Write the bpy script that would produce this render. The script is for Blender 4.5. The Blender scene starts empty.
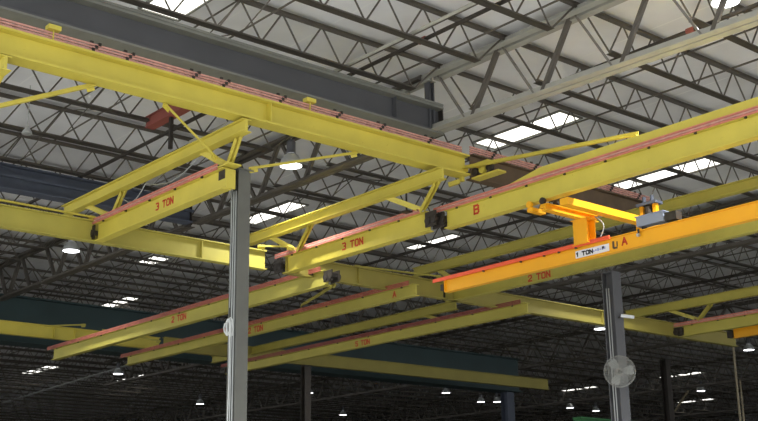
import bpy, math, random
from mathutils import Vector, Matrix
random.seed(7)
C = bpy.context.scene.collection
OZ = 1.7                       # eye height; heights below are written from the eye
# ------------------------------------------------------------------ camera
cam_d = bpy.data.cameras.new('camera'); cam = bpy.data.objects.new('camera', cam_d); C.objects.link(cam)
f_px = 1161.58; yaw, pitch, roll = map(math.radians, (49.212, 15.7965, -0.8923))
F = Vector((-math.sin(yaw)*math.cos(pitch), math.cos(yaw)*math.cos(pitch), math.sin(pitch)))
r0 = Vector((math.cos(yaw), math.sin(yaw), 0)); u0 = r0.cross(F)
R = r0*math.cos(roll)+u0*math.sin(roll); U = u0*math.cos(roll)-r0*math.sin(roll)
m = Matrix((( R.x, U.x, -F.x, 0), (R.y, U.y, -F.y, 0), (R.z, U.z, -F.z, OZ), (0, 0, 0, 1)))
cam.matrix_world = m
cam_d.sensor_width = 36; cam_d.lens = 36*f_px/758; cam_d.clip_end = 500
bpy.context.scene.camera = cam
def proj(p):
    p = Vector(p); w = p.dot(F)
    if w < 0.5: return None
    return (379+f_px*p.dot(R)/w, 210.5-f_px*p.dot(U)/w)
# ------------------------------------------------------------------ materials
MATS = {}
def lin(c): return tuple(((v/255+0.055)/1.055)**2.4 if v/255 > 0.04045 else v/255/12.92 for v in c)+(1,)
def mat(name, rgb, rough=0.55, metal=0.0, var=0.12, scale=3.0, emit=None, strength=0, wear=None, bump=0.0):
    mt = bpy.data.materials.new(name); mt.use_nodes = True; nt = mt.node_tree; b = nt.nodes['Principled BSDF']
    b.inputs['Roughness'].default_value = rough; b.inputs['Metallic'].default_value = metal
    c = lin(rgb)
    tc = nt.nodes.new('ShaderNodeTexCoord'); nz = nt.nodes.new('ShaderNodeTexNoise'); nz.inputs['Scale'].default_value = scale; nz.inputs['Detail'].default_value = 5
    nt.links.new(tc.outputs['Object'], nz.inputs['Vector'])
    cr = nt.nodes.new('ShaderNodeValToRGB'); cr.color_ramp.elements[0].position = 0.3; cr.color_ramp.elements[1].position = 0.7
    cr.color_ramp.elements[0].color = tuple(v*(1-var) for v in c[:3])+(1,); cr.color_ramp.elements[1].color = tuple(min(1, v*(1+var)) for v in c[:3])+(1,)
    nt.links.new(nz.outputs['Fac'], cr.inputs['Fac']); out = cr.outputs['Color']
    if wear:
        n2 = nt.nodes.new('ShaderNodeTexNoise'); n2.inputs['Scale'].default_value = 9; n2.inputs['Detail'].default_value = 8; n2.inputs['Roughness'].default_value = .7
        nt.links.new(tc.outputs['Object'], n2.inputs['Vector'])
        r2 = nt.nodes.new('ShaderNodeValToRGB'); r2.color_ramp.elements[0].position = 0.63; r2.color_ramp.elements[1].position = 0.72
        nt.links.new(n2.outputs['Fac'], r2.inputs['Fac'])
        mx = nt.nodes.new('ShaderNodeMix'); mx.data_type = 'RGBA'; nt.links.new(r2.outputs['Color'], mx.inputs[0])
        nt.links.new(out, mx.inputs[6]); mx.inputs[7].default_value = lin(wear); out = mx.outputs[2]
    nt.links.new(out, b.inputs['Base Color'])
    if bump:
        bp = nt.nodes.new('ShaderNodeBump'); bp.inputs['Strength'].default_value = bump; bp.inputs['Distance'].default_value = .05
        nt.links.new(nz.outputs['Fac'], bp.inputs['Height']); nt.links.new(bp.outputs['Normal'], b.inputs['Normal'])
    if emit:
        b.inputs['Emission Color'].default_value = lin(emit); b.inputs['Emission Strength'].default_value = strength
    MATS[name] = mt; return mt
Y = mat('yellow_paint', (206, 190, 78), .5, var=.07, scale=1.5, wear=(186, 166, 56))
YF = mat('yellow_paint_dimmed', (176, 165, 74), .6, var=.08, scale=1.5, wear=(160, 145, 55))  # yellow paint with the weaker light of farther rows put into its colour
OLV = mat('yellow_header_paint_shaded', (150, 138, 64), .6, var=.08, scale=1.5, wear=(130, 118, 56))  # header yellow darkened to olive, holding the dimness of the rear spans
BRN = mat('shaded_header_and_stencil_brown', (92, 74, 54), .7, var=.15)  # shade on the header's rear section put into the brown; also a stencil mark
AM = mat('amber_paint', (240, 172, 22), .45, var=.04, scale=1)
GR = mat('grey_paint', (128, 128, 120), .6, var=.08)
GRD = mat('dark_grey_paint', (84, 84, 87), .55, var=.10, scale=1)
BLU = mat('dark_blue_grey_paint', (80, 86, 100), .6, var=.1)
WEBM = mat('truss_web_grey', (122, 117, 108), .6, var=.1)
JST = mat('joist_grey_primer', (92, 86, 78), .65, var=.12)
TRS = mat('truss_grey_paint', (172, 170, 160), .6, var=.08)
PINK = mat('salmon_conductor_cover', (208, 124, 108), .5, var=.12, scale=8)
PALE = mat('pale_pink_conductor_cover', (205, 150, 138), .5, var=.15, scale=8)
ORR = mat('orange_red_conductor_cover', (235, 92, 55), .45, var=.05)
RUST2 = mat('dull_red_conductor_cover', (176, 98, 80), .6, var=.15)
DRK = mat('dark_steel', (58, 52, 46), .55, metal=.3, var=.3, scale=12)
RED = mat('red_stencil_paint', (186, 50, 20), .6, var=.1, scale=20)
BLK = mat('black_print', (18, 18, 22), .6)
WHT = mat('white_label', (226, 228, 232), .5, var=.02)
PBL = mat('pale_blue_print', (150, 160, 205), .6)
BOX = mat('light_grey_enclosure', (140, 148, 166), .4, var=.03)
TEAL = mat('dark_teal_paint', (42, 62, 63), .6, var=.2, scale=.6)
GRN = mat('green_paint', (24, 92, 40), .6, var=.1)
RUST = mat('rust_red_primer', (138, 72, 62), .7, var=.12)
WIRE = mat('white_cable', (214, 216, 214), .5, var=.05)
GALV = mat('galvanised_conduit', (178, 180, 178), .35, metal=.5, var=.08)
ALU = mat('lamp_reflector', (190, 192, 190), .35, metal=.3, var=.05)
FANM = mat('fan_grey', (135, 135, 130), .5)
POLE = mat('tan_pole', (150, 138, 112), .6)
LENS = mat('lamp_lens', (255, 255, 255), .3, emit=(250, 252, 255), strength=6, var=0)
SKY = mat('skylight_panel', (255, 255, 250), .4, emit=(255, 253, 245), strength=2.2, var=0)
FLR = mat('concrete_floor', (186, 184, 178), .7, var=.1, scale=.3)
WLL = mat('wall_panel', (88, 88, 84), .8, var=.1, scale=.2)
# roof insulation: pale vinyl facing with faint seams running across the joists
VIN = mat('vinyl_roof_insulation', (236, 236, 238), .55, var=.10, scale=.55, bump=.5)
nt = VIN.node_tree; b = nt.nodes['Principled BSDF']
tc = nt.nodes.new('ShaderNodeTexCoord'); sp = nt.nodes.new('ShaderNodeSeparateXYZ'); nt.links.new(tc.outputs['Object'], sp.inputs[0])
def mth(op, a, bb=None):
    n = nt.nodes.new('ShaderNodeMath'); n.operation = op
    if isinstance(a, (int, float)): n.inputs[0].default_value = a
    else: nt.links.new(a, n.inputs[0])
    if bb is not None:
        if isinstance(bb, (int, float)): n.inputs[1].default_value = bb
        else: nt.links.new(bb, n.inputs[1])
    return n.outputs[0]
seam = mth('LESS_THAN', mth('MODULO', mth('ADD', sp.outputs['Y'], 200), 1.83), .05)
mx = nt.nodes.new('ShaderNodeMix'); mx.data_type = 'RGBA'; old = b.inputs['Base Color'].links[0].from_socket
nt.links.new(seam, mx.inputs[0]); nt.links.new(old, mx.inputs[6]); mx.inputs[7].default_value = lin((244, 244, 244)); nt.links.new(mx.outputs[2], b.inputs['Base Color'])
# ------------------------------------------------------------------ mesh helpers
def V(*a): return Vector(a)
class MB:
    def __init__(s): s.v = []; s.f = []
    def add(s, vs, fs):
        n = len(s.v); s.v += [Vector(v) for v in vs]; s.f += [tuple(i+n for i in q) for q in fs]; return s
    def box(s, a, b):
        x0, x1 = sorted((a[0], b[0])); y0, y1 = sorted((a[1], b[1])); z0, z1 = sorted((a[2], b[2]))
        return s.add([(x0,y0,z0),(x1,y0,z0),(x1,y1,z0),(x0,y1,z0),(x0,y0,z1),(x1,y0,z1),(x1,y1,z1),(x0,y1,z1)],
                     [(0,3,2,1),(4,5,6,7),(0,1,5,4),(1,2,6,5),(2,3,7,6),(3,0,4,7)])
    def sweep(s, p0, p1, prof, up=(0,0,1), off=(0,0)):
        """extrude a closed 2-D outline (side, up) from p0 to p1"""
        p0, p1 = Vector(p0), Vector(p1); d = (p1-p0).normalized(); upv = Vector(up)
        if abs(d.dot(upv)) > .99: upv = Vector((1,0,0))
        sd = d.cross(upv).normalized(); uu = sd.cross(d)
        n = len(prof); vs = [p+sd*(a+off[0])+uu*(c+off[1]) for p in (p0, p1) for a, c in prof]
        fs = [(i, (i+1) % n, n+(i+1) % n, n+i) for i in range(n)]+[tuple(range(n))[::-1], tuple(range(n, 2*n))]
        return s.add(vs, fs)
    def bar(s, p0, p1, w, h, up=(0,0,1)): return s.sweep(p0, p1, [(-w/2,-h/2),(w/2,-h/2),(w/2,h/2),(-w/2,h/2)], up)
    def rod(s, p0, p1, r, n=8): return s.sweep(p0, p1, [(r*math.cos(2*math.pi*i/n), r*math.sin(2*math.pi*i/n)) for i in range(n)])
    def ibeam(s, p0, p1, d, w, tf=.02, tw=.014, up=(0,0,1)):
        """p0,p1 on the underside centre line"""
        h = tw/2; W = w/2
        pr = [(-W,0),(W,0),(W,tf),(h,tf),(h,d-tf),(W,d-tf),(W,d),(-W,d),(-W,d-tf),(-h,d-tf),(-h,tf),(-W,tf)]
        return s.sweep(p0, p1, pr, up)
    def angle(s, p0, p1, a, t, sx=1, sy=1, up=(0,0,1)):
        pr = [(0,0),(a*sx,0),(a*sx,t*sy),(t*sx,t*sy),(t*sx,a*sy),(0,a*sy)]
        return s.sweep(p0, p1, pr, up)
    def tube(s, pts, r, n=6):
        for a, b in zip(pts[:-1], pts[1:]): s.rod(a, b, r, n)
        return s
    def lathe(s, c, prof, n=24, axis=None):
        c = Vector(c); ax = Vector(axis).normalized() if axis else Vector((0,0,1))
        a1 = ax.orthogonal().normalized() if axis else Vector((1,0,0)); a2 = ax.cross(a1)
        vs = []; fs = []
        for r, z in prof:
            for i in range(n):
                t = 2*math.pi*i/n; vs.append(c+ax*z+a1*(r*math.cos(t))+a2*(r*math.sin(t)))
        for j in range(len(prof)-1):
            for i in range(n): fs.append((j*n+i, j*n+(i+1) % n, (j+1)*n+(i+1) % n, (j+1)*n+i))
        fs.append(tuple(range(n))[::-1]); fs.append(tuple((len(prof)-1)*n+i for i in range(n)))
        return s.add(vs, fs)
    def mesh(s, name, mt, o=(0,0,0)):
        me = bpy.data.meshes.new(name); o = Vector(o); me.from_pydata([v-o for v in s.v], [], s.f); me.materials.append(mt)
        me.update()
        import bmesh
        bm = bmesh.new(); bm.from_mesh(me); bmesh.ops.recalc_face_normals(bm, faces=bm.faces); bm.to_mesh(me); bm.free()
        return me
    def build(s, name, mt, parent=None):
        """parts keep their thing's origin; a top-level mesh gets its own base as origin"""
        if parent: o = Vector(parent['_o'])
        else:
            xs, ys, zs = zip(*[tuple(v) for v in s.v]); o = Vector(((min(xs)+max(xs))/2, (min(ys)+max(ys))/2, min(zs)))
        ob = bpy.data.objects.new(name, s.mesh(name, mt, o)); C.objects.link(ob)
        if parent: ob.parent = parent
        else: ob.location = o+Vector((0,0,OZ))
        ob['_o'] = tuple(o); return ob
def tag(o, label, cat, group=None, kind=None):
    o['label'] = label; o['category'] = cat
    if group: o['group'] = group
    if kind: o['kind'] = kind
    return o
def thing(name, label, cat, loc, group=None):
    o = bpy.data.objects.new(name, None); o.empty_display_size = .2; C.objects.link(o)
    o.location = Vector(loc)+Vector((0,0,OZ)); o['_o'] = tuple(loc); return tag(o, label, cat, group)
def struct(name, mb, mt):
    o = mb.build(name, mt); o['kind'] = 'structure'; return o
def dup(root, loc, label, group=None):
    c = root.copy(); C.objects.link(c); c.location = Vector(loc)+Vector((0,0,OZ)); c['label'] = label
    if group: c['group'] = group
    for ch in list(root.children):
        k = ch.copy(); C.objects.link(k); k.parent = c
        for g in ch.children:
            q = g.copy(); C.objects.link(q); q.parent = k
    return c
GLY = {'1': (.45, [[(.05,.8),(.28,1),(.28,0)]]),
 '2': (.7, [[(0,.8),(.15,1),(.55,1),(.7,.82),(.7,.62),(0,.12),(0,0),(.7,0)]]),
 '3': (.7, [[(0,1),(.55,1),(.7,.85),(.7,.65),(.52,.52),(.35,.52)],[(.52,.52),(.7,.38),(.7,.15),(.55,0),(0,0)]]),
 '5': (.7, [[(.68,1),(0,1),(0,.56),(.5,.56),(.7,.42),(.7,.15),(.55,0),(.12,0),(0,.12)]]),
 'T': (.8, [[(0,1),(.8,1)],[(.4,1),(.4,0)]]),
 'O': (.72, [[(.15,0),(0,.15),(0,.85),(.15,1),(.57,1),(.72,.85),(.72,.15),(.57,0),(.15,0)]]),
 'N': (.72, [[(0,0),(0,1),(.72,0),(.72,1)]]),
 'A': (.8, [[(0,0),(.4,1),(.8,0)],[(.16,.36),(.64,.36)]]),
 'B': (.72, [[(0,0),(0,1),(.55,1),(.7,.86),(.7,.66),(.55,.53),(0,.53)],[(.55,.53),(.72,.38),(.72,.14),(.57,0),(0,0)]]),
 'U': (.7, [[(0,1),(0,.15),(.15,0),(.55,0),(.7,.15),(.7,1)]]), ' ': (.5, [])}
def text(body, x, y, z, size, mt, parent, name='lettering', squeeze=.8, ext=.002, st=.22):
    """stencilled words on a face that looks towards -y; x,z = left end of the base line"""
    q = MB(); cx = 0; sw = size*st
    for ch in body:
        wd, strokes = GLY[ch]
        for pl in strokes:
            pts = [(x+(cx+a)*size*squeeze, z+sw/2+b_*(size-sw)) for a, b_ in pl]
            for k, ((ax_, az), (bx, bz)) in enumerate(zip(pts[:-1], pts[1:])):
                d = Vector((bx-ax_, bz-az)); d = d.normalized()*sw*.42
                o_ = ext*(.5+.1*(k % 3))
                q.bar((ax_-d.x, y, az-d.y), (bx+d.x, y, bz+d.y), sw*.9, ext*2+o_*.2, up=(0,1,0))
        cx += wd+.36
    return q.build(name, mt, parent)
# ------------------------------------------------------------------ the shell
ZD = 10.4
struct('floor', MB().box((-32,-14,-1.75), (26,32,-1.7)), FLR)
FLD = mat('unseen_darkened_floor', (120, 114, 104), .8, var=.2, scale=.3)  # unseen far floor, darkened so less light bounces up to the roof
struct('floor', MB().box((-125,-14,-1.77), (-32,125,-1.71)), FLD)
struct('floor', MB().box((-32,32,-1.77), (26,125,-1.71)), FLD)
struct('ceiling', MB().box((-125,-12,ZD), (12,125,ZD+.2)), VIN)
struct('wall_left', MB().box((-125.3,-12,-1.7), (-125,125,ZD+.2)), WLL)
struct('wall_back', MB().box((-125,125,-1.7), (12,125.3,ZD+.2)), WLL)
# ------------------------------------------------------------------ roof joists
JD = .80; JZ = 9.5; BAY = 15.0; YT = [2.1, 17.1, 32.1, 47.1, 62.1, 77.1, 92.1, 107.1]
def joist_parts(L):
    t = MB(); zt = JD
    for s in (-1, 1): t.angle((s*.012, 0, zt), (s*.012, L, zt), .075, .007, s, -1)
    b = MB(); y0, y1 = .9, L-.9
    for s in (-1, 1): b.angle((s*.012, y0, 0), (s*.012, y1, 0), .08, .008, s, 1)
    w = MB(); n = int((y1-y0)/1.0); st = (y1-y0)/n
    for i in range(n):
        a = y0+i*st
        w.rod((0,a,.02), (0,a+st/2,zt-.02), .02, 6); w.rod((0,a+st/2,zt-.02), (0,a+st,.02), .02, 6)
    w.rod((0,y0,.02), (0,.1,zt-.02), .022, 6); w.rod((0,y1,.02), (0,L-.1,zt-.02), .022, 6)
    return t, b, w
t_, b_, w_ = joist_parts(BAY)
# faces of a double-angle chord: add a thin flat so the chord reads as one dark line
t_.box((-.087,0,JD-.006), (.087,BAY,JD)); b_.box((-.092,.9,0), (.092,BAY-.9,.008))
ord_ = ['first','second','third','fourth','fifth','sixth','seventh','eighth','ninth','tenth']
jx = [-5.56-2.0*k for k in range(7)]+[-20.25, -22.9, -25.3, -27.7]+[-29.8-2.05*k for k in range(44)]
def in_view(x, y0, y1, z, mg=70):
    n = 0
    for i in range(16):
        p = proj((x, y0+(y1-y0)*i/15, z))
        if p and -mg < p[0] < 758+mg and -mg < p[1] < 421+mg: n += 1
    return n
mt_, mb_, mw_ = t_.mesh('top_chord', JST), b_.mesh('bottom_chord', JST), w_.mesh('web', JST)
one = MB()
for q in (t_, b_, w_): one.add(q.v, q.f)
m_one = one.mesh('bar_joist', JST)
bay_words = ['in the roof bay before the pale truss', 'in the roof bay just behind the pale truss',
             'two bays behind the pale truss', 'three bays behind the pale truss']
cnt = 0
for bi in range(7):
    y0 = YT[bi]; seen = 0
    for x in jx:
        if x < -118: continue
        if not in_view(x, y0, y0+BAY, JZ+.4): continue
        d = math.hypot(x, y0+BAY/2)
        if d > 112: continue
        seen += 1; cnt += 1
        if bi < 2 and seen <= 10:
            lab = f'grey roof joist, {ord_[seen-1]} from the right {bay_words[bi]}'; grp = 'bar joists of the nearest roof bays'
        elif bi < 4:
            lab = f'thin dark roof joist, one of many {bay_words[bi]}'; grp = f'far bar joists {bay_words[bi]}'
        else:
            lab = 'tiny dark roof joist in the deep far end of the hall'; grp = 'tiny bar joists at the far end of the roof'
        if d < 62:
            r_ = thing('bar_joist', lab, 'joist', (x, y0, JZ), grp)
            for nm, me in (('top_chord', mt_), ('bottom_chord', mb_), ('web', mw_)):
                k = bpy.data.objects.new(nm, me); C.objects.link(k); k.parent = r_
        else:
            k = bpy.data.objects.new('bar_joist', m_one); C.objects.link(k); k.location = (x, y0, JZ+OZ); tag(k, lab, 'joist', grp)
print('joists', cnt)
# ------------------------------------------------------------------ trusses that carry the joists
TB, TT = 8.8, 10.28
def truss(x0, x1, y, lab, grp=None, mt=TRS, slope=0.0, near=False, phase=0):
    """x0 far end, x1 near end"""
    t = thing('roof_truss', lab, 'truss', (x0, y, TB), grp)
    zb = lambda x: TB-slope*(x-x0)
    c = MB()
    A_ = .19 if near else .14
    for s in (-1, 1): c.angle((x0,y+s*.015,zb(x0)), (x1,y+s*.015,zb(x1)), A_, .016, -s, 1)
    c.build('bottom_chord', mt, t)
    c = MB()
    ext = .0
    for s in (-1, 1): c.angle((x0-ext,y+s*.05,TT-A_), (x1,y+s*.05,TT-A_), A_, .016, -s, 1)
    c.box((x0-ext, y-.05, TT-.02), (x1, y+.05, TT))
    c.build('top_chord', mt, t)
    k0 = math.ceil((x0+16.78)/2.02-.6); xs = []
    k = k0
    whole = MB()
    while -16.78+2.02*k < x1-.3:
        xb = -16.78+2.02*k
        for dx in (-1.01, 1.01):
            xt = xb+dx
            if xb < x0+.1 or xt < x0-.1 or xt > x1+.1: continue
            for s in (-1, 1):
                q = MB() if near else whole
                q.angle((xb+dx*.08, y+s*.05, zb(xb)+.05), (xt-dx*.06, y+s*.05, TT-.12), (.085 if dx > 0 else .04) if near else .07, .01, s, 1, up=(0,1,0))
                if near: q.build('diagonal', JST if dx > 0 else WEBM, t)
        k += 1
    if not near: whole.build('web', mt, t)
    return t
gt = truss(-17.9, -7.9, 17.1, 'big pale grey steel truss crossing the upper right of the roof, its web open', near=True, slope=.03)
p = MB(); p.box((-18.03,16.98,8.78), (-17.87,17.02,10.0)); p.box((-18.03,17.1,8.78),(-17.87,17.14,10.0)); p.box((-17.96,17.02,8.78),(-17.94,17.1,10.0)); p.build('end_post', GRD, gt)
p = MB(); p.sweep((-19.2,17.1,TT-.24),(-17.9,17.1,TT-.24), [(-.12,0),(.12,0),(.12,.02),(-.12,.02)]); p.box((-19.2,17.08,TT-.24),(-17.9,17.12,TT)); p.bar((-18.15,17.06,8.9),(-18.75,17.06,TT-.25),.12,.10); p.build('bearing_end', TRS, gt)
truss(-27.9, -18.2, 17.1, 'grey truss seen behind the round lamp and the grey column', mt=JST)
truss(-38, -28.2, 17.1, 'dark truss running down behind the small lamp at left, above the teal beam', mt=JST)
truss(-52, -38.2, 17.1, 'dark far truss section ending above the teal beam at the left edge', mt=JST)
truss(-30, -12, 32.1, 'dark grey truss running above the second column at right, beyond the amber beam', mt=JST)
truss(-62, -30.2, 32.1, 'dim truss far back behind the low yellow runways in the middle', mt=JST)
for k_, y in enumerate(YT[3:7]):
    truss(-100, -20, y, f'very dim far roof truss, {["nearest","second","third","farthest"][k_]} of the four lines at the bottom right distance', mt=JST)
# ------------------------------------------------------------------ grey beams running with the joists
g = thing('transfer_beam', 'thick dark grey steel beam above the long yellow header at upper left', 'beam', (-18, 4, 8.8))
MB().ibeam((-17.95,-6,8.8), (-17.95,17.3,8.8), .66, .36, .04, .03).build('beam', GRD, g)
MB().ibeam((-17.9,-6,9.35), (-17.9,17.28,9.35), .12, .34, .05, .30).build('cap_channel', GR, g)
MB().box((-18.13,-6,8.76), (-17.77,17.3,8.80)).build('bottom_plate', GR, g)
q = MB(); 
for y in (15.9,):
    q.box((-18.1,y,8.84), (-17.79,y+.015,9.35))
q.build('stiffener', GRD, g)
MB().box((-18.2,17.3,8.75),(-17.8,17.33,9.5)).build('end_plate', DRK, g)
g = thing('transfer_beam', 'dark blue-grey steel beam beyond the yellow runway at the left edge', 'beam', (-28, 4, 8.8))
MB().ibeam((-27.95,-6,8.8), (-27.95,16.9,8.8), .66, .4, .04, .03).build('beam', BLU, g)
MB().box((-27.8,-6,9.1), (-27.7,16.9,9.16)).build('side_rail', BLU, g)
MB().box((-28.2,16.9,8.75),(-27.85,16.93,9.5)).build('end_plate', DRK, g)
g = thing('box_girder', 'long dark teal painted girder behind the low yellow header', 'beam', (-42, 20, 7.2))
q = MB(); q.box((-42.3,-4,7.35), (-41.7,45.5,9.0)); q.build('web_plate', TEAL, g)
q = MB(); q.box((-42.5,-4,7.3), (-41.5,45.5,7.36)); q.box((-42.5,-4,9.0), (-41.5,45.5,9.06)); q.build('flange', TEAL, g)
# ------------------------------------------------------------------ yellow headers (run with the joists)
def header(name, lab, x, y0, y1, zb, d, w, mt, grp=None, bars=0, plates=(), bmat=PALE, clips=()):
    x += w/2-.04
    t = thing(name, lab, 'beam', (x, (y0+y1)/2, zb), grp)
    MB().ibeam((x,y0,zb), (x,y1,zb), d, w, .04 if w > .3 else .025, .02).build('beam', mt, t)
    for y in plates: MB().box((x-w/2+.01, y-.01, zb+.03), (x+w/2-.01, y+.01, zb+d-.03)).build('stiffener', mt, t)
    for k in range(bars):
        MB().bar((x+.02, y0, zb+d+.03+.052*k), (x+.02, y1-.1, zb+d+.03+.052*k), .03, .034).build('conductor_bar', bmat, t)
    for y in clips:
        q = MB(); q.box((x-.06,y-.03,zb+d), (x-.03,y+.03,zb+d+.28))
        for k in range(bars): q.box((x-.04,y-.09+.06*k,zb+d+.0+.06*k), (x+.055,y-.04+.06*k,zb+d+.055+.06*k))
        q.build('bar_clamp', DRK, t)
    return t
M_ = header('header_beam', 'long bright yellow header beam slanting down from the upper left corner', -17.28, -4, 17.3, 7.6, .47, .34, Y,
            bars=4, clips=(6.4,8.35,9.0,10.35,11.0,12.3,13.7,14.85,16.2), plates=(12.0,))
for y in (7.6, 13.0):
    q = MB(); q.box((-17.3,y,8.05), (-17.1,y+.02,8.36)); q.box((-17.2,y-.1,8.30), (-17.05,y+.12,8.38)); q.build('clamp_bracket', Y, M_)
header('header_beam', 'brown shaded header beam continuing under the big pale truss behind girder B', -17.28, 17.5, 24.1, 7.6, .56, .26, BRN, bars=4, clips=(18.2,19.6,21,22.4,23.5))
L_ = thing('header_beam', 'yellow header beam at the left edge passing behind the first grey column', 'beam', (-23, 8, 6.4))
def hseg(lab, x, y0, y1, zb, d, mt, plates=()):
    return header('header_beam', lab, x, y0, y1, zb, d, .2, mt, plates=plates)
bpy.data.objects.remove(L_)
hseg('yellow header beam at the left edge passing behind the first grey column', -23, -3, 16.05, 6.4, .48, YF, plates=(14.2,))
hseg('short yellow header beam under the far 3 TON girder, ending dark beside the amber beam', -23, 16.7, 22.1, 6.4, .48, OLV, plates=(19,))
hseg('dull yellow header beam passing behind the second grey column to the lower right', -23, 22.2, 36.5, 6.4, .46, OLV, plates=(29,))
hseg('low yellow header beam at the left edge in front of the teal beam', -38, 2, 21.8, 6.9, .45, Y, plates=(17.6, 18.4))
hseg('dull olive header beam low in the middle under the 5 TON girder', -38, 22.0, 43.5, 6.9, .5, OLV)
# ------------------------------------------------------------------ girders (run across the joists)
def girder(lab, x0, x1, y, zb, d, mt, bar_m, letters=(), w=.17, nb=3, bar_ext=.3, near_end=True, far_end=True, cap=None, step=1.0):
    w = .21; y -= w/2-.03
    t = thing('crane_girder', lab, 'crane girder', ((x0+x1)/2, y, zb))
    MB().ibeam((x0,y,zb), (x1,y,zb), d, w, .022, .04).build('beam', mt, t)
    yb = y-w/2-.02
    for k in range(nb):
        MB().bar((x0-bar_ext, yb, zb+d+.0+.042*k), (x1-.15, yb, zb+d+.0+.042*k), .028, .03).build('conductor_bar', PALE if (k == 1 and bar_m is PINK) else bar_m, t)
    x = x0+.4
    while x < x1-.3 and x < -8.5:
        q = MB(); q.box((x-.02,yb-.012,zb+d-.055), (x+.02,y-w/2+.01,zb+d-.03)); q.box((x-.015,yb+.016,zb+d-.055), (x+.02,yb+.03,zb+d+.11)); q.build('bar_hanger', DRK, t)
        x += step
    for body, lx, lz, sz, mm in letters: text(body, lx, y-.024, lz, sz, mm, t)
    def truck(x, s):
        q = MB()
        q.box((x, y-.13, zb+.06), (x+s*.34, y-.10, zb+d-.05)); q.box((x, y+.10, zb+.06), (x+s*.34, y+.13, zb+d-.05)); q.box((x+s*.05,y-.12,zb+.16), (x+s*.3,y+.12,zb+.26))
        e = q.build('end_truck', DRK, t)
        for a in (.09, .27):
            for sy in (-1, 1):
                MB().lathe((x+s*a, y+sy*.135, zb+d*.45), [(.02,-.02),(.085,-.02),(.085,.02),(.02,.03)], 14, axis=(0,sy,0)).build('wheel', DRK, e)
    if near_end: truck(x1-.02, 1)
    if far_end: truck(x0+.02, -1)
    return t
G1 = girder('yellow crane girder marked 3 TON ending at the first grey column, left', -22.85, -17.75, 11.6, 6.4, .42, Y, PINK, [('3 TON', -20.33, 6.545, .17, RED)], near_end=False)
q = MB(); q.box((-17.75,11.5,6.42),(-17.72,11.7,6.80)); q.box((-17.95,11.42,6.84),(-17.55,11.72,6.87)); q.build('end_plate', Y, G1)
q = MB(); q.box((-18.0,11.50,6.62),(-17.78,11.56,6.80)); q.build('bolt_block', DRK, G1)
girder('yellow crane girder marked 3 TON in the centre, beyond the first column', -23.05, -17.75, 16.85, 6.42, .44, Y, PINK, [('3 TON', -20.75, 6.57, .19, RED)])
GB = girder('large yellow crane girder marked B running to the right edge', -17.35, -5.5, 17.0, 6.4, .41, Y, PINK, [('B', -16.52, 6.53, .22, RED)], far_end=True)
q = MB(); q.box((-14.6,16.86,6.81),(-5.5,17.0,7.09)); q.add([(-16.2,16.86,6.81),(-14.6,16.86,6.81),(-14.6,16.86,7.09),(-16.2,17.0,6.81),(-14.6,17.0,6.81),(-14.6,17.0,7.09)],[(0,1,2),(3,5,4),(0,2,5,3),(0,3,4,1),(1,4,5,2)]); q.build('cap_channel', Y, GB)
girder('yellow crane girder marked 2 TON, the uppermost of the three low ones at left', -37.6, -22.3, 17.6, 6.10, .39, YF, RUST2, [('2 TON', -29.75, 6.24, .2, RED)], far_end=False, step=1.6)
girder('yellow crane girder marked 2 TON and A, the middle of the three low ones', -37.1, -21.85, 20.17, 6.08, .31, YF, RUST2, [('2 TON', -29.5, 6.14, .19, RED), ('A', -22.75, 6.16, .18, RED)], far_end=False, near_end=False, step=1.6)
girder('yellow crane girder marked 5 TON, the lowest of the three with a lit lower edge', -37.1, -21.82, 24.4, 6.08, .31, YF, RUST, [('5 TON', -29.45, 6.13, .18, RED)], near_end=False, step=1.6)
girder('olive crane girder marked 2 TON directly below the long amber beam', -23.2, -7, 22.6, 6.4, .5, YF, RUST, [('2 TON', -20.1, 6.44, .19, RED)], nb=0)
girder('short pale yellow crane girder at the lower right edge', -22.6, -14, 33.0, 6.38, .36, YF, PINK, [])
# upper bracing beams, one above each crane runway
def brace_beam(lab, x0, x1, y, zb, d, mt, struts, lamps=()):
    t = thing('bracing_beam', lab, 'beam', ((x0+x1)/2, y, zb))
    MB().ibeam((x0,y,zb), (x1,y,zb), d, .2, .02, .05).build('beam', mt, t)
    for (xa, xb, yb_, zl) in struts:
        MB().angle((xa,y,zb), (xb,yb_,zl), .10, .014, 1, 1, up=(0,1,0)).build('strut', mt, t)
        MB().angle((xa+.11,y+.03,zb), (xb+.11,yb_+.03,zl), .07, .012, 1, 1, up=(0,1,0)).build('strut', mt, t)
    return t
brace_beam('yellow bracing beam above the left 3 TON girder, rising to the header', -24.4, -16.95, 11.42, 7.3, .25, Y,
           [(-23.4,-22.55,11.55,6.9), (-21.75,-22.45,11.55,6.9), (-17.35,-17.85,11.55,6.9), (-18.6,-17.95,11.55,6.9)])
brace_beam('yellow bracing beam above the central 3 TON girder beside the column', -23.9, -16.7, 16.2, 7.24, .25, Y,
           [(-23.0,-22.6,16.6,6.9), (-21.4,-22.4,16.6,6.9), (-17.0,-17.9,16.6,6.9), (-18.6,-18.0,16.6,6.9)])
brace_beam('olive bracing beam just above and behind the amber beam', -24.2, -8, 22.2, 7.28, .24, YF, [(-23.3,-22.9,22.4,6.95)])
brace_beam('olive bracing beam lying just above the 5 TON girder', -40.8, -26.4, 26.0, 7.1, .28, YF, [(-39.5,-38.5,25.8,6.8), (-28,-27,25.8,6.8)])
brace_beam('dull yellow bracing beam with a V of struts at the right edge', -24.6, -14, 32.5, 7.22, .28, YF,
           [(-22.9,-22.1,32.8,6.85), (-21.3,-22.0,32.8,6.85)])
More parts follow.
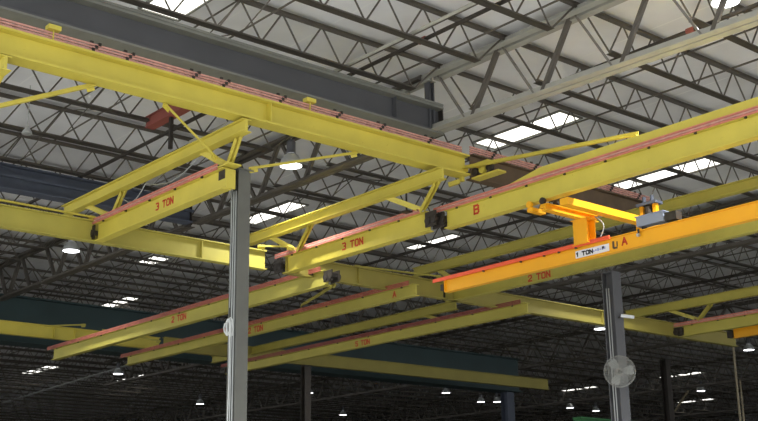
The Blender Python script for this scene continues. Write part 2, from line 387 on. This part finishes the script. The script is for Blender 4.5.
q = brace_beam('bright yellow bracing beam end at the left edge under the header', -24, -16.9, 6.75, 7.3, .25, Y, [(-17.3,-18.1,6.75,6.85),(-18.8,-18.2,6.75,6.85)])
# sway rods
def sway(lab, p0, p1, w, h, mt=Y):
    t = thing('sway_brace', lab, 'brace', p0, None)
    MB().angle(p0, p1, w, .014, 1, 1).build('bar', mt, t)
    d = (Vector(p1)-Vector(p0)).normalized()
    for p_, s in ((Vector(p0), 1), (Vector(p1), -1)): MB().bar(p_-d*.02, p_+d*s*.16, .012, .12).build('gusset', mt, t)
    return t
sway('yellow sway brace at the left edge meeting the underside of the header', (-17.75,6.6,6.75), (-17.28,8.5,7.56), .085, .05)
sway('thin yellow sway brace steeply down from the header to the left 3 TON girder end', (-17.28,9.85,7.56), (-17.85,11.35,6.98), .05, .05)
sway('thin yellow sway brace passing the round lamp, column top to header', (-17.75,12.05,6.88), (-17.28,14.35,7.56), .055, .05)
sway('yellow brace tube above girder B, from the hook bracket to the right', (-17.2,17.3,7.78), (-12.4,17.15,7.2), .09, .05)
sway('thin yellow tie rod along the top of the left header beam', (-23.0,6.0,7.0), (-22.9,11.45,6.93), .05, .05)
sway('short pale tie rod behind the central 3 TON girder end', (-23.0,15.9,6.98), (-22.5,16.6,6.96), .05, .05)
sway('thin yellow tie rod over the short header, below the central 3 TON girder', (-23.0,19.0,6.9), (-22.9,22.0,7.0), .05, .05, YF)
sway('thin yellow rod from the short header down to the middle low girder', (-22.24,17.7,6.12), (-26.86,20.1,6.6), .06, .05, YF)
sway('thin yellow tie rod over the low header between the two 2 TON girders', (-38,19.5,7.4), (-36.6,21.1,6.95), .05, .05, YF)
sway('thin pale rod on the low header beside the uppermost 2 TON girder', (-38,17.2,7.3), (-37.5,18.6,7.42), .05, .05, YF)
# hook bracket at the header's end
t = thing('hook_bracket', 'yellow hook bracket with dark bolts at the end of the long header', 'bracket', (-17.2,17.2,7.2))
q = MB(); q.bar((-17.2,17.25,7.5),(-17.2,17.25,8.15),.08,.09); q.bar((-17.22,17.2,7.5),(-17.42,17.05,7.44),.09,.09); q.build('hook_plate', Y, t)
q = MB(); q.box((-17.0,17.35,7.80),(-16.5,17.6,7.86)); q.box((-17.0,17.35,7.52),(-16.2,17.6,7.56)); q.build('clamp_plate', Y, t)
for k in range(3):
    MB().lathe((-16.9+.22*k,17.38,7.67), [(.03,-.04),(.09,-.04),(.09,.04),(.03,.05)], 14, axis=(0,-1,0)).build('roller', DRK if k != 1 else Y, t)
t = thing('hanger_rod', 'thin dark vertical rod beside the B girder joint under the header', 'rod', (-18.3,16.7,6.9))
MB().rod((-18.25,16.55,6.93),(-18.25,16.55,7.7),.022).build('rod', DRK, t); MB().box((-18.35,16.45,6.91),(-18.15,16.65,6.94)).build('foot_plate', DRK, t)
# ------------------------------------------------------------------ amber crane
AY = 17.9; A0, A1 = -18.45, -6.5
t = thing('amber_crane_girder', 'bright amber crane girder with a white 1 TON label and red A', 'crane girder', (-14, AY, 5.3))
MB().ibeam((A0,AY,5.31), (A1,AY,5.31), .31, .14, .016, .05).build('beam', AM, t)
for k in range(3): MB().bar((A0-.35, AY-.09, 5.595+.027*k), (-13.75, AY-.09, 5.595+.027*k), .03, .026).build('conductor_bar', ORR, t)
for x in (-17.2,-16.1,-15.45,-15.05,-14.6):
    MB().box((x-.02,AY-.11,5.555),(x+.02,AY-.07,5.585)).build('bar_hanger', DRK, t)
xl0, xl1 = -14.67, -13.82
lb = MB().box((xl0,AY-.034,5.37),(xl1,AY-.026,5.52)).build('label_plate', WHT, t)
text('1 TON', xl0+.03, AY-.036, 5.395, .10, BLK, lb, squeeze=.88, ext=.001, st=.3)
q = MB()
for i, x in enumerate([xl0+.45+.055*k for k in range(6)]): q.box((x,AY-.037,5.42+.01*(i%2)),(x+.038,AY-.034,5.455+.012*(i%3)))
q.build('small_print', PBL, lb)
MB().box((xl1-.17,AY-.038,5.44),(xl1-.12,AY-.034,5.49)).build('printed_mark', BLK, lb)
text('A', -13.5, AY-.028, 5.405, .17, RED, t, squeeze=.8)
q = MB(); q.box((-13.74,AY-.03,5.40),(-13.69,AY-.026,5.54)); q.box((-13.72,AY-.03,5.38),(-13.62,AY-.026,5.42)); q.box((-13.64,AY-.03,5.42),(-13.61,AY-.026,5.52)); q.build('brown_stencil_mark', BRN, t)
MB().box((A0-.02,AY-.07,5.33),(A0,AY+.07,5.6)).build('end_plate', AM, t)
MB().box((A0-.1,AY-.1,5.36),(A0-.02,AY+.1,5.5)).build('end_stop', DRK, t)
# hanger post
t = thing('hanger_post', 'amber H-shaped post standing on the amber girder beneath girder B', 'post', (-14.25, AY, 5.62))
pr = MB()
px0, px1 = -14.62, -14.27
pr.box((px0,AY-.12,5.62),(px1,AY-.10,6.12)); pr.box((px0,AY+.14,5.62),(px1,AY+.16,6.12)); pr.box((-14.46,AY-.10,5.62),(-14.42,AY+.14,6.12)); pr.build('post', AM, t)
MB().box((px0-.04,AY-.14,5.615),(px1+.04,AY+.18,5.63)).build('base_plate', AM, t); MB().box((px0-.04,AY-.14,6.12),(px1+.04,AY+.18,6.14)).build('cap_plate', AM, t)
t = thing('crane_end_truck', 'amber cross beams slung under girder B beside the motor box', 'crane carriage', (-14.1, 17.8, 6.1))
MB().ibeam((-14.45,16.75,6.14),(-14.45,18.3,6.14),.14,.16,.015,.04).build('cross_beam', AM, t)
MB().box((-14.1,16.8,6.16),(-13.9,19.3,6.30)).build('cross_beam', AM, t)
MB().box((-14.2,19.3,6.08),(-13.75,19.5,6.28)).build('end_block', AM, t)
for x in (-14.95,-14.6):
    w_ = MB().box((x,16.8,6.22),(x+.14,17.2,6.30)).build('trolley_plate', AM, t)
    for yy in (16.8,17.2): MB().lathe((x+.07,yy,6.36), [(.02,-.03),(.07,-.03),(.07,.03),(.02,.03)], 12, axis=(0,1,0)).build('wheel', AM if x<-14.8 else DRK, w_)
t = thing('hoist_motor', 'dark hoist motor with yellow sides above the motor box', 'motor', (-14,19.2,6.3))
MB().lathe((-13.95,19.45,6.28), [(.05,0),(.09,0),(.09,.28),(.06,.34),(.02,.36)], 16).build('motor_body', DRK, t)
for dx in (-.2,.13): MB().box((-13.95+dx,19.4,6.28),(-13.87+dx,19.5,6.6)).build('side_plate', AM, t)
q = MB(); q.box((-14.2,19.35,6.6),(-13.7,19.6,6.66)); q.rod((-14.05,19.45,6.64),(-14.05,19.45,6.8),.04); q.rod((-13.85,19.45,6.64),(-13.85,19.45,6.8),.04); q.build('terminal_cap', BLU, t)
t = thing('control_box', 'light grey motor control box sitting on the amber girder', 'control box', (-12.68,AY,5.65))
MB().box((-13.08,AY-.1,5.68),(-12.46,AY+.1,5.87)).build('box_body', BOX, t)
MB().box((-13.10,AY-.12,5.865),(-12.44,AY+.12,5.88)).build('lid', BOX, t)
MB().box((-12.44,AY-.09,5.66),(-12.18,AY+.09,5.82)).build('junction_block', DRK, t)
for x in (-12.98,-13.0): MB().box((x,AY-.05,5.62),(x+.04,AY+.05,5.68)).build('foot', DRK, t)
t = thing('hanging_clip', 'small dark clip on the amber girder below the control box', 'clip', (-13.13,AY-.06,5.5))
MB().box((-13.08,AY-.085,5.53),(-13.04,AY-.072,5.64)).build('strap', DRK, t); MB().lathe((-13.06,AY-.1,5.52), [(.01,-.02),(.035,-.02),(.035,.02),(.01,.02)], 12, axis=(0,-1,0)).build('ring', GALV, t)
cable = [(-14.1+.25*math.sin(i*.35)*.5+.02*i, 17.85-.03*i*.2, 6.12-.045*i) for i in range(11)]
tag(MB().tube(cable, .012).build('power_cable', GALV), 'thin pale looped cable dropping beside the amber post', 'cable')
# second amber girder, right edge
t = thing('amber_crane_girder', 'short amber crane girder at the lower right edge over the small lamp', 'crane girder', (-19,34,6.2))
MB().ibeam((-21.4,34,6.25),(-13,34,6.25),.34,.16,.018,.05).build('beam', AM, t)
for k in range(2): MB().bar((-21.9,33.88,6.60+.045*k),(-13,33.88,6.60+.045*k),.04,.04).build('conductor_bar', ORR, t)
MB().box((-21.6,33.9,6.28),(-21.42,34.1,6.5)).build('end_truck', DRK, t)
# ------------------------------------------------------------------ columns
COLM = mat('column_grey_paint', (98, 98, 92), .6, var=.08)
def column(x, y, ztop, lab, w=.26, mt=COLM, conduits=0):
    t = thing('steel_column', lab, 'column', (x, y, -1.7))
    q = MB(); h = w/2
    q.box((x-h,y-h,-1.68),(x-h+.022,y+h,ztop)); q.box((x+h-.022,y-h,-1.68),(x+h,y+h,ztop)); q.box((x-h+.022,y-.012,-1.68),(x+h-.022,y+.012,ztop)); q.build('shaft', mt, t)
    MB().box((x-.24,y-.24,-1.7),(x+.24,y+.24,-1.67)).build('base_plate', mt, t)
    MB().box((x-.18,y-.18,ztop),(x+.18,y+.18,ztop+.025)).build('cap_plate', mt, t)
    for k in range(conduits):
        MB().rod((x-h*.35+.075*k,y-h+.02,-1.6),(x-h*.35+.075*k,y-h+.02,ztop-.4),.014).build('conduit', GALV, t)
    return t
c1 = column(-17.9, 11.94, 6.85, 'grey steel column in the left foreground with a tangle of white cable', .27, conduits=2)
c2 = column(-17.95, 23.2, 6.38, 'dark grey steel column at right carrying the round fan', .34, mt=GRD, conduits=2)
column(-38, 28.7, 6.86, 'thin dark post standing below the olive header at lower centre', .3, mt=DRK)
column(-42, 44.9, 7.28, 'dark post behind the right end of the olive header at bottom centre', .5, mt=BLU)
column(-38, 53.3, 9.2, 'thin dark post far back between the fan and the right edge', .4, mt=DRK)
# cable tangle on column 1
q = MB(); cx, cy, cz = -18.0, 11.82, 3.83
for s in range(9):
    a = random.uniform(.05,.11); bb = random.uniform(.10,.20); ph = random.uniform(0,6.3); ox = random.uniform(-.04,.04)
    q.tube([(cx+ox+a*math.cos(ph+t_*.52), cy-.02*math.sin(t_*.9+s)-.01*s*.3, cz+bb*math.sin(ph+t_*.52)+random.uniform(-.02,.02)) for t_ in range(13)], .012, 5)
tang = q.build('cable_bundle', WIRE); tag(tang, 'tangled loops of white cable tied to the first grey column', 'cable')
q = MB(); pts = [(-17.98+.02*math.sin(i*.7)-.004*i*(i>6), 11.80, 3.95-.42*i) for i in range(14)]
q.tube(pts, .013, 6); tag(q.build('hanging_cable', WIRE), 'loose cable hanging down the left side of the first column', 'cable')
q = MB(); pts = [(-18.02, 11.82, 4.2+.3*i) for i in range(9)]; q.tube(pts, .012, 6); tag(q.build('riser_cable', WIRE), 'straight white cable running up the first column above the tangle', 'cable')
q = MB(); pts = [(-21.9+1.1*i/6*1.0, 11.5, 7.25-.28*math.sin(math.pi*i/6)) for i in range(7)]; pts += [(-20.8+.5*i, 11.5, 7.25-.22*math.sin(math.pi*i/4)) for i in range(1,5)]
tag(q.tube(pts, .012, 6).build('draped_cable', GALV), 'thin cable draped from the bracing beam over the left 3 TON girder', 'cable')
# ------------------------------------------------------------------ fan
fc = Vector((-17.62, 22.85, 3.83)); ax = (-fc).normalized(); ax = Vector((ax.x, ax.y, -.18)).normalized()
t = thing('cage_fan', 'round grey cage fan mounted on the second column', 'fan', tuple(fc))
a1 = ax.cross(Vector((0,0,1))).normalized(); a2 = a1.cross(ax)
q = MB(); rr = .375
for R_, zz in ((.375,.0),(.375,-.14),(.345,.025),(.31,.04),(.275,.05),(.24,.06),(.205,.068),(.17,.075),(.135,.08),(.10,.083),(.07,.085)):
    pts = [fc+ax*zz+(a1*math.cos(i*math.pi/16)+a2*math.sin(i*math.pi/16))*R_ for i in range(33)]; q.tube(pts, .005 if zz > 0 else .010, 5)
for k in range(64):
    dd = a1*math.cos(k*math.pi/32)+a2*math.sin(k*math.pi/32)
    q.tube([fc+ax*.085+dd*.05, fc+ax*.055+dd*.28, fc+dd*.375, fc-ax*.14+dd*.375], .004, 4)
q.build('cage', FANM, t)
MB().lathe(tuple(fc-ax*.06), [(.02,0),(.06,0),(.06,.08),(.02,.10)], 16, axis=ax).build('hub', FANM, t)
MB().lathe(tuple(fc-ax*.30), [(.04,0),(.09,.02),(.09,.16),(.05,.2)], 16, axis=ax).build('motor', FANM, t)
for k in range(3):
    an = math.radians(55+120*k); dd = a1*math.cos(an)+a2*math.sin(an); pp = a1*-math.sin(an)+a2*math.cos(an)
    q = MB(); c0 = fc-ax*.03; vs = []
    for rad, hw in ((.05,.03),(.15,.085),(.27,.11),(.33,.09)):
        for s in (-1,1):
            for th in (-.003,.003): vs.append(c0+dd*rad+pp*hw*s+ax*(hw*.35*s+th))
    fs = []
    for i in range(3):
        b0 = i*4; n0 = b0+4; fs += [(b0,b0+2,n0+2,n0),(b0+1,n0+1,n0+3,b0+3),(b0,n0,n0+1,b0+1),(b0+2,b0+3,n0+3,n0+2)]
    fs += [(0,1,3,2),(12,14,15,13)]
    q.add(vs, fs).build('blade', ALU, t)
MB().bar(tuple(fc-ax*.2), (-17.9,23.1,3.83), .05, .05).build('bracket', DRK, t)
t = thing('wall_lamp', 'small white lamp head fixed to the second column above the fan', 'lamp', (-17.6,23.1,5.3))
q = MB(); q.bar((-17.72,23.2,5.26),(-17.45,23.35,5.2),.10,.07); q.build('lamp_head', WHT, t); MB().bar((-17.85,23.15,5.2),(-17.7,23.2,5.24),.03,.03).build('arm', DRK, t)
# ------------------------------------------------------------------ high-bay lamps
def highbay():
    t = thing('high_bay_lamp', 'round glowing high bay lamp hanging beside the first grey column', 'lamp', (0,0,0), 'high bay lamps under the roof')
    t['_o'] = (0,0,0)
    MB().lathe((0,0,.0), [(.28,0),(.275,.04),(.24,.14),(.17,.26),(.10,.30),(.10,.31),(.15,.25),(.22,.13),(.262,.03),(.265,.0)], 28).build('reflector', ALU, t)
    MB().lathe((0,0,-.005), [(.02,0),(.262,0),(.262,.012),(.02,.014)], 28).build('lens', LENS, t)
    MB().lathe((0,0,.30), [(.06,0),(.11,.02),(.11,.30),(.07,.36)], 14).build('ballast_housing', GRD, t)
    MB().rod((0,0,.6),(0,0,.7),.012).build('hanger', GALV, t)
    return t
def px_at(px, py, z):
    d = F+R*((px-379)/f_px)-U*((py-210.5)/f_px); return d*(z/d.z)
lamp0 = None
lamps = [((-21.6,15.85,8.71), 'round glowing high bay lamp hanging beside the first grey column'),
 ((-10.92,18.18,9.7), 'large glowing high bay lamp cut by the top edge over the pale truss'),
 ((-33.69,16.06,9.0), 'small glowing high bay lamp below the header at far left'),
 ((-32.95,41.53,9.0), 'small lit high bay lamp just left of the second column'),
 ((-32.44,52.76,9.0), 'small lit high bay lamp at the right edge under the amber girder')]
for i, (px, py, lb_) in enumerate([(309,393,'tiny lit lamp low in the centre, left of the dark post'), (570,408,'tiny lit lamp at the bottom just left of the fan column'), (200,404,'tiny lit lamp at the bottom left of the first column'),
      (343,415,'tiny lit lamp at the bottom edge right of the first column'), (481,402,'tiny lit lamp at the bottom centre, left of a close pair'), (497,402,'tiny lit lamp at the bottom centre beside the dark post'), (118,374,'tiny lit lamp below the uppermost low 2 TON girder end'), (446,393,'tiny faint lamp at the bottom centre'), (701,391,'tiny lit lamp at the lower right among skylight streaks'), (596,411,'tiny lit lamp at the foot of the fan column')]):
    p_ = px_at(px, py, 9.0); lamps.append((tuple(p_), lb_))
for i, (p_, lb_) in enumerate(lamps):
    if lamp0 is None: lamp0 = highbay(); lamp0.location = Vector(p_)+Vector((0,0,OZ)); lamp0['label'] = lb_
    else: dup(lamp0, p_, lb_)
for p_ in [l[0] for l in lamps]+[(x, y, 9.0) for x in (2,-10,-22,-34) for y in (-8, 4, 28.5)]:
    dl = math.hypot(p_[0], p_[1])
    if dl > 72: continue
    ld = bpy.data.lights.new('high_bay_light', 'SPOT'); ld.energy = 5200 if dl < 22 else 1300 if dl < 31 else 800; ld.spot_size = math.radians(130); ld.spot_blend = .8; ld.shadow_soft_size = .25; ld.color = (.97,.99,1)
    lo = bpy.data.objects.new('high_bay_light', ld); C.objects.link(lo); lo.location = (p_[0], p_[1], p_[2]+OZ-.05)
# ------------------------------------------------------------------ skylights
def skylight(x0, x1, y0, y1, lab):
    t = thing('skylight', lab, 'skylight', ((x0+x1)/2, (y0+y1)/2, ZD-.03), 'skylights in the roof')
    MB().box((x0,y0,ZD-.02),(x1,y1,ZD-.005)).build('pane', SKY, t)
    q = MB()
    q.box((x0-.05,y0-.05,ZD-.05),(x1+.05,y0,ZD)); q.box((x0-.05,y1,ZD-.05),(x1+.05,y1+.05,ZD)); q.box((x0-.05,y0,ZD-.05),(x0,y1,ZD)); q.box((x1,y0,ZD-.05),(x1+.05,y1,ZD))
    q.build('curb', GR, t)
skylight(-19.84,-19.5,10.3,11.2,'small bright skylight pane at the top left under a joist')
skylight(-19.3,-16.4,10.4,11.25,'bright skylight at the top edge, left of centre')
skylight(-21.0,-17.95,21.6,22.4,'bright skylight below the big pale truss, right of centre')
skylight(-21.2,-17.85,27.75,28.6,'bright skylight seen between girder B and the amber beam')
skylight(-31.6,-28.7,20.95,21.7,'bright skylight just right of the first grey column')
skylight(-39.1,-37.7,21.3,22.0,'small bright skylight below the left 3 TON girder')
for i, (x0,x1,y0,w_k) in enumerate([(-48,-44.5,66.3,.8),(-57,-53.4,80.5,.9),(-57,-53.7,66.4,.7),(-70,-66,30.4,.8),(-70,-65,37,.8),(-47.5,-45,24.2,.7),(-31,-28.5,28,.6)]):
    skylight(x0,x1,y0,y0+w_k, ['thin bright skylight streak right of the fan','thin bright skylight streak at the bottom right above the green partition','thin bright skylight streak left of the fan column','faint skylight streak at the far lower left','faint skylight streak right of the far lower left one','pale skylight streak behind the central 3 TON girder','pale skylight streak between the bracing beam and 3 TON girder'][i])
# ------------------------------------------------------------------ pipes and other small steel
def pipe(lab, p0, p1, r, mt=GR, joints=()):
    t = thing('sprinkler_pipe', lab, 'pipe', p0)
    MB().rod(p0, p1, r, 10).build('pipe', mt, t)
    d = (Vector(p1)-Vector(p0))
    for k in joints:
        c = Vector(p0)+d*k; MB().rod(c-d.normalized()*.09, c+d.normalized()*.09, r*1.5, 10).build('coupling', RUST, t)
    return t
pipe('pale sprinkler pipe crossing the joists at top centre', (-24,14.45,9.68), (-8,14.45,9.68), .035, TRS)
pipe('dark pipe beside the pale one at top centre, with a red coupling', (-24,14.75,9.62), (-8,14.75,9.62), .045, DRK, (.52,))
pipe('dark pipe running just behind the big pale truss', (-26,18.6,9.62), (-6,18.6,9.62), .045, DRK, (.7,))
pipe('pale pipe crossing above girder B at the right edge', (-22,23.2,9.7), (-6,23.2,9.7), .03, TRS)
pipe('dark pipe crossing the dim roof at right, above the dull bracing beam', (-42,38.7,9.5), (-16,38.7,9.5), .06, DRK)
pipe('thin pale pipe far at the lower left corner', (-82,33.6,9.6), (-55,31.4,9.6), .05, GALV)
pipe('dark pipe crossing the joists at left behind the sway braces', (-40,13.4,9.5), (-19.5,13.4,9.5), .05, DRK, (.4,))
pipe('dim pipe over the short header, centre', (-46,26.2,9.5), (-17.5,26.2,9.5), .05, DRK)
t = thing('rust_red_stub', 'short rust red steel channel under the header at upper left', 'beam', (-22.4,12.7,9.5))
q = MB(); q.sweep((-23.0,12.75,9.36),(-20.6,12.75,9.36), [(-.12,0),(.12,0),(.12,.03),(.09,.03),(.09,.25),(.12,.25),(.12,.28),(-.12,.28)]); q.build('channel', RUST, t)
MB().bar((-22.0,12.75,8.6),(-22.0,12.75,9.42),.08,.08).build('hanger', DRK, t)
t = thing('pull_lamp', 'small dark lamp on a short stem among the joists at far left', 'lamp', tuple(px_at(27,134,9.1)))
_p = px_at(27,134,9.1)
MB().lathe(tuple(_p), [(.12,0),(.11,.05),(.05,.14),(.03,.2)], 14).build('shade', ALU, t); MB().rod(_p+V(0,0,.2), _p+V(0,0,1.2), .012).build('stem', GALV, t)
for (px, py, lab) in ((733,345,'tall thin tan pole at the right edge, the longer of two'), (740,380,'shorter thin tan pole just right of the longer one')):
    p_ = px_at(px, py, 8.0)
    t = thing('pole', lab, 'pole', (p_.x, p_.y, -1.7))
    MB().rod((p_.x,p_.y,-1.68),(p_.x,p_.y,8.0),.05,8).build('shaft', POLE, t); MB().lathe((p_.x,p_.y,-1.7), [(.15,0),(.15,.04),(.08,.05)], 12).build('foot', POLE, t)
p_ = px_at(688,391,7.5); p2 = px_at(675,411,6.6)
tag(MB().bar(tuple(p_), tuple(p2), .08, .08).build('slanted_bar', POLE), 'short slanting tan bar at the bottom right', 'bar')
# green partition low at the right
pa = px_at(540,417,4.6); pb = px_at(650,412.5,4.6); pc = px_at(775,421,4.6)
t = thing('green_partition', 'dark green painted partition top at the bottom right edge', 'partition', (pb.x,pb.y,-1.7))
xx = pb.x
MB().box((xx-.15,pa.y-2,-1.7),(xx+.15,pc.y+4,4.12)).build('panel', GRN, t); MB().box((xx-.2,pa.y-2,4.12),(xx+.2,pc.y+4,4.19)).build('top_rail', GRN, t)
# cross bridging between joists: two thin angles and the crossed rods between neighbours
lines = [(4.6,'nearest bridging line tying the joists, upper left'),(8.1,'second bridging line tying the nearest joists, upper left'),(11.6,'bridging line tying the joists near the pale pipe'),(15.4,'bridging line just before the pale truss'),
         (20.8,'bridging line tying the joists right behind the pale truss'),(24.6,'second bridging line behind the pale truss'),(28.4,'third bridging line behind the pale truss'),
         (35.8,'dim bridging line two bays back'),(39.6,'dim bridging line two bays back, the second'),(43.4,'dim bridging line two bays back, the farthest')]
for y, lab in lines:
    t = thing('bridging_line', lab, 'bracing', (-30,y,JZ))
    MB().angle((-70,y,JZ+.03),(-7,y,JZ+.03),.045,.006,1,1).build('lower_angle', JST, t)
    MB().angle((-70,y,JZ+JD-.06),(-7,y,JZ+JD-.06),.045,.006,1,1).build('upper_angle', JST, t)
    q = MB(); k = 0
    for x in jx:
        if x > -11 or x < -60 or (x > -21 and 12 < y < 32): continue
        xn = jx[jx.index(x)+1]; q.rod((x,y+.02,JZ+.05),(xn,y+.02,JZ+JD-.04),.014,5); q.rod((x,y+.05,JZ+JD-.04),(xn,y+.05,JZ+.05),.014,5)
    q.build('cross_rods', JST, t)
# ------------------------------------------------------------------ light
w = bpy.data.worlds.new('world'); bpy.context.scene.world = w; w.use_nodes = True
bg = w.node_tree.nodes['Background']; bg.inputs['Color'].default_value = (.93,.97,1,1); bg.inputs['Strength'].default_value = 1.9
for o in bpy.data.objects:
    if '_o' in o: del o['_o']
vs = bpy.context.scene.view_settings; vs.view_transform = 'Standard'; vs.look = 'None'; vs.exposure = 0; vs.gamma = 1; vs.use_curve_mapping = False
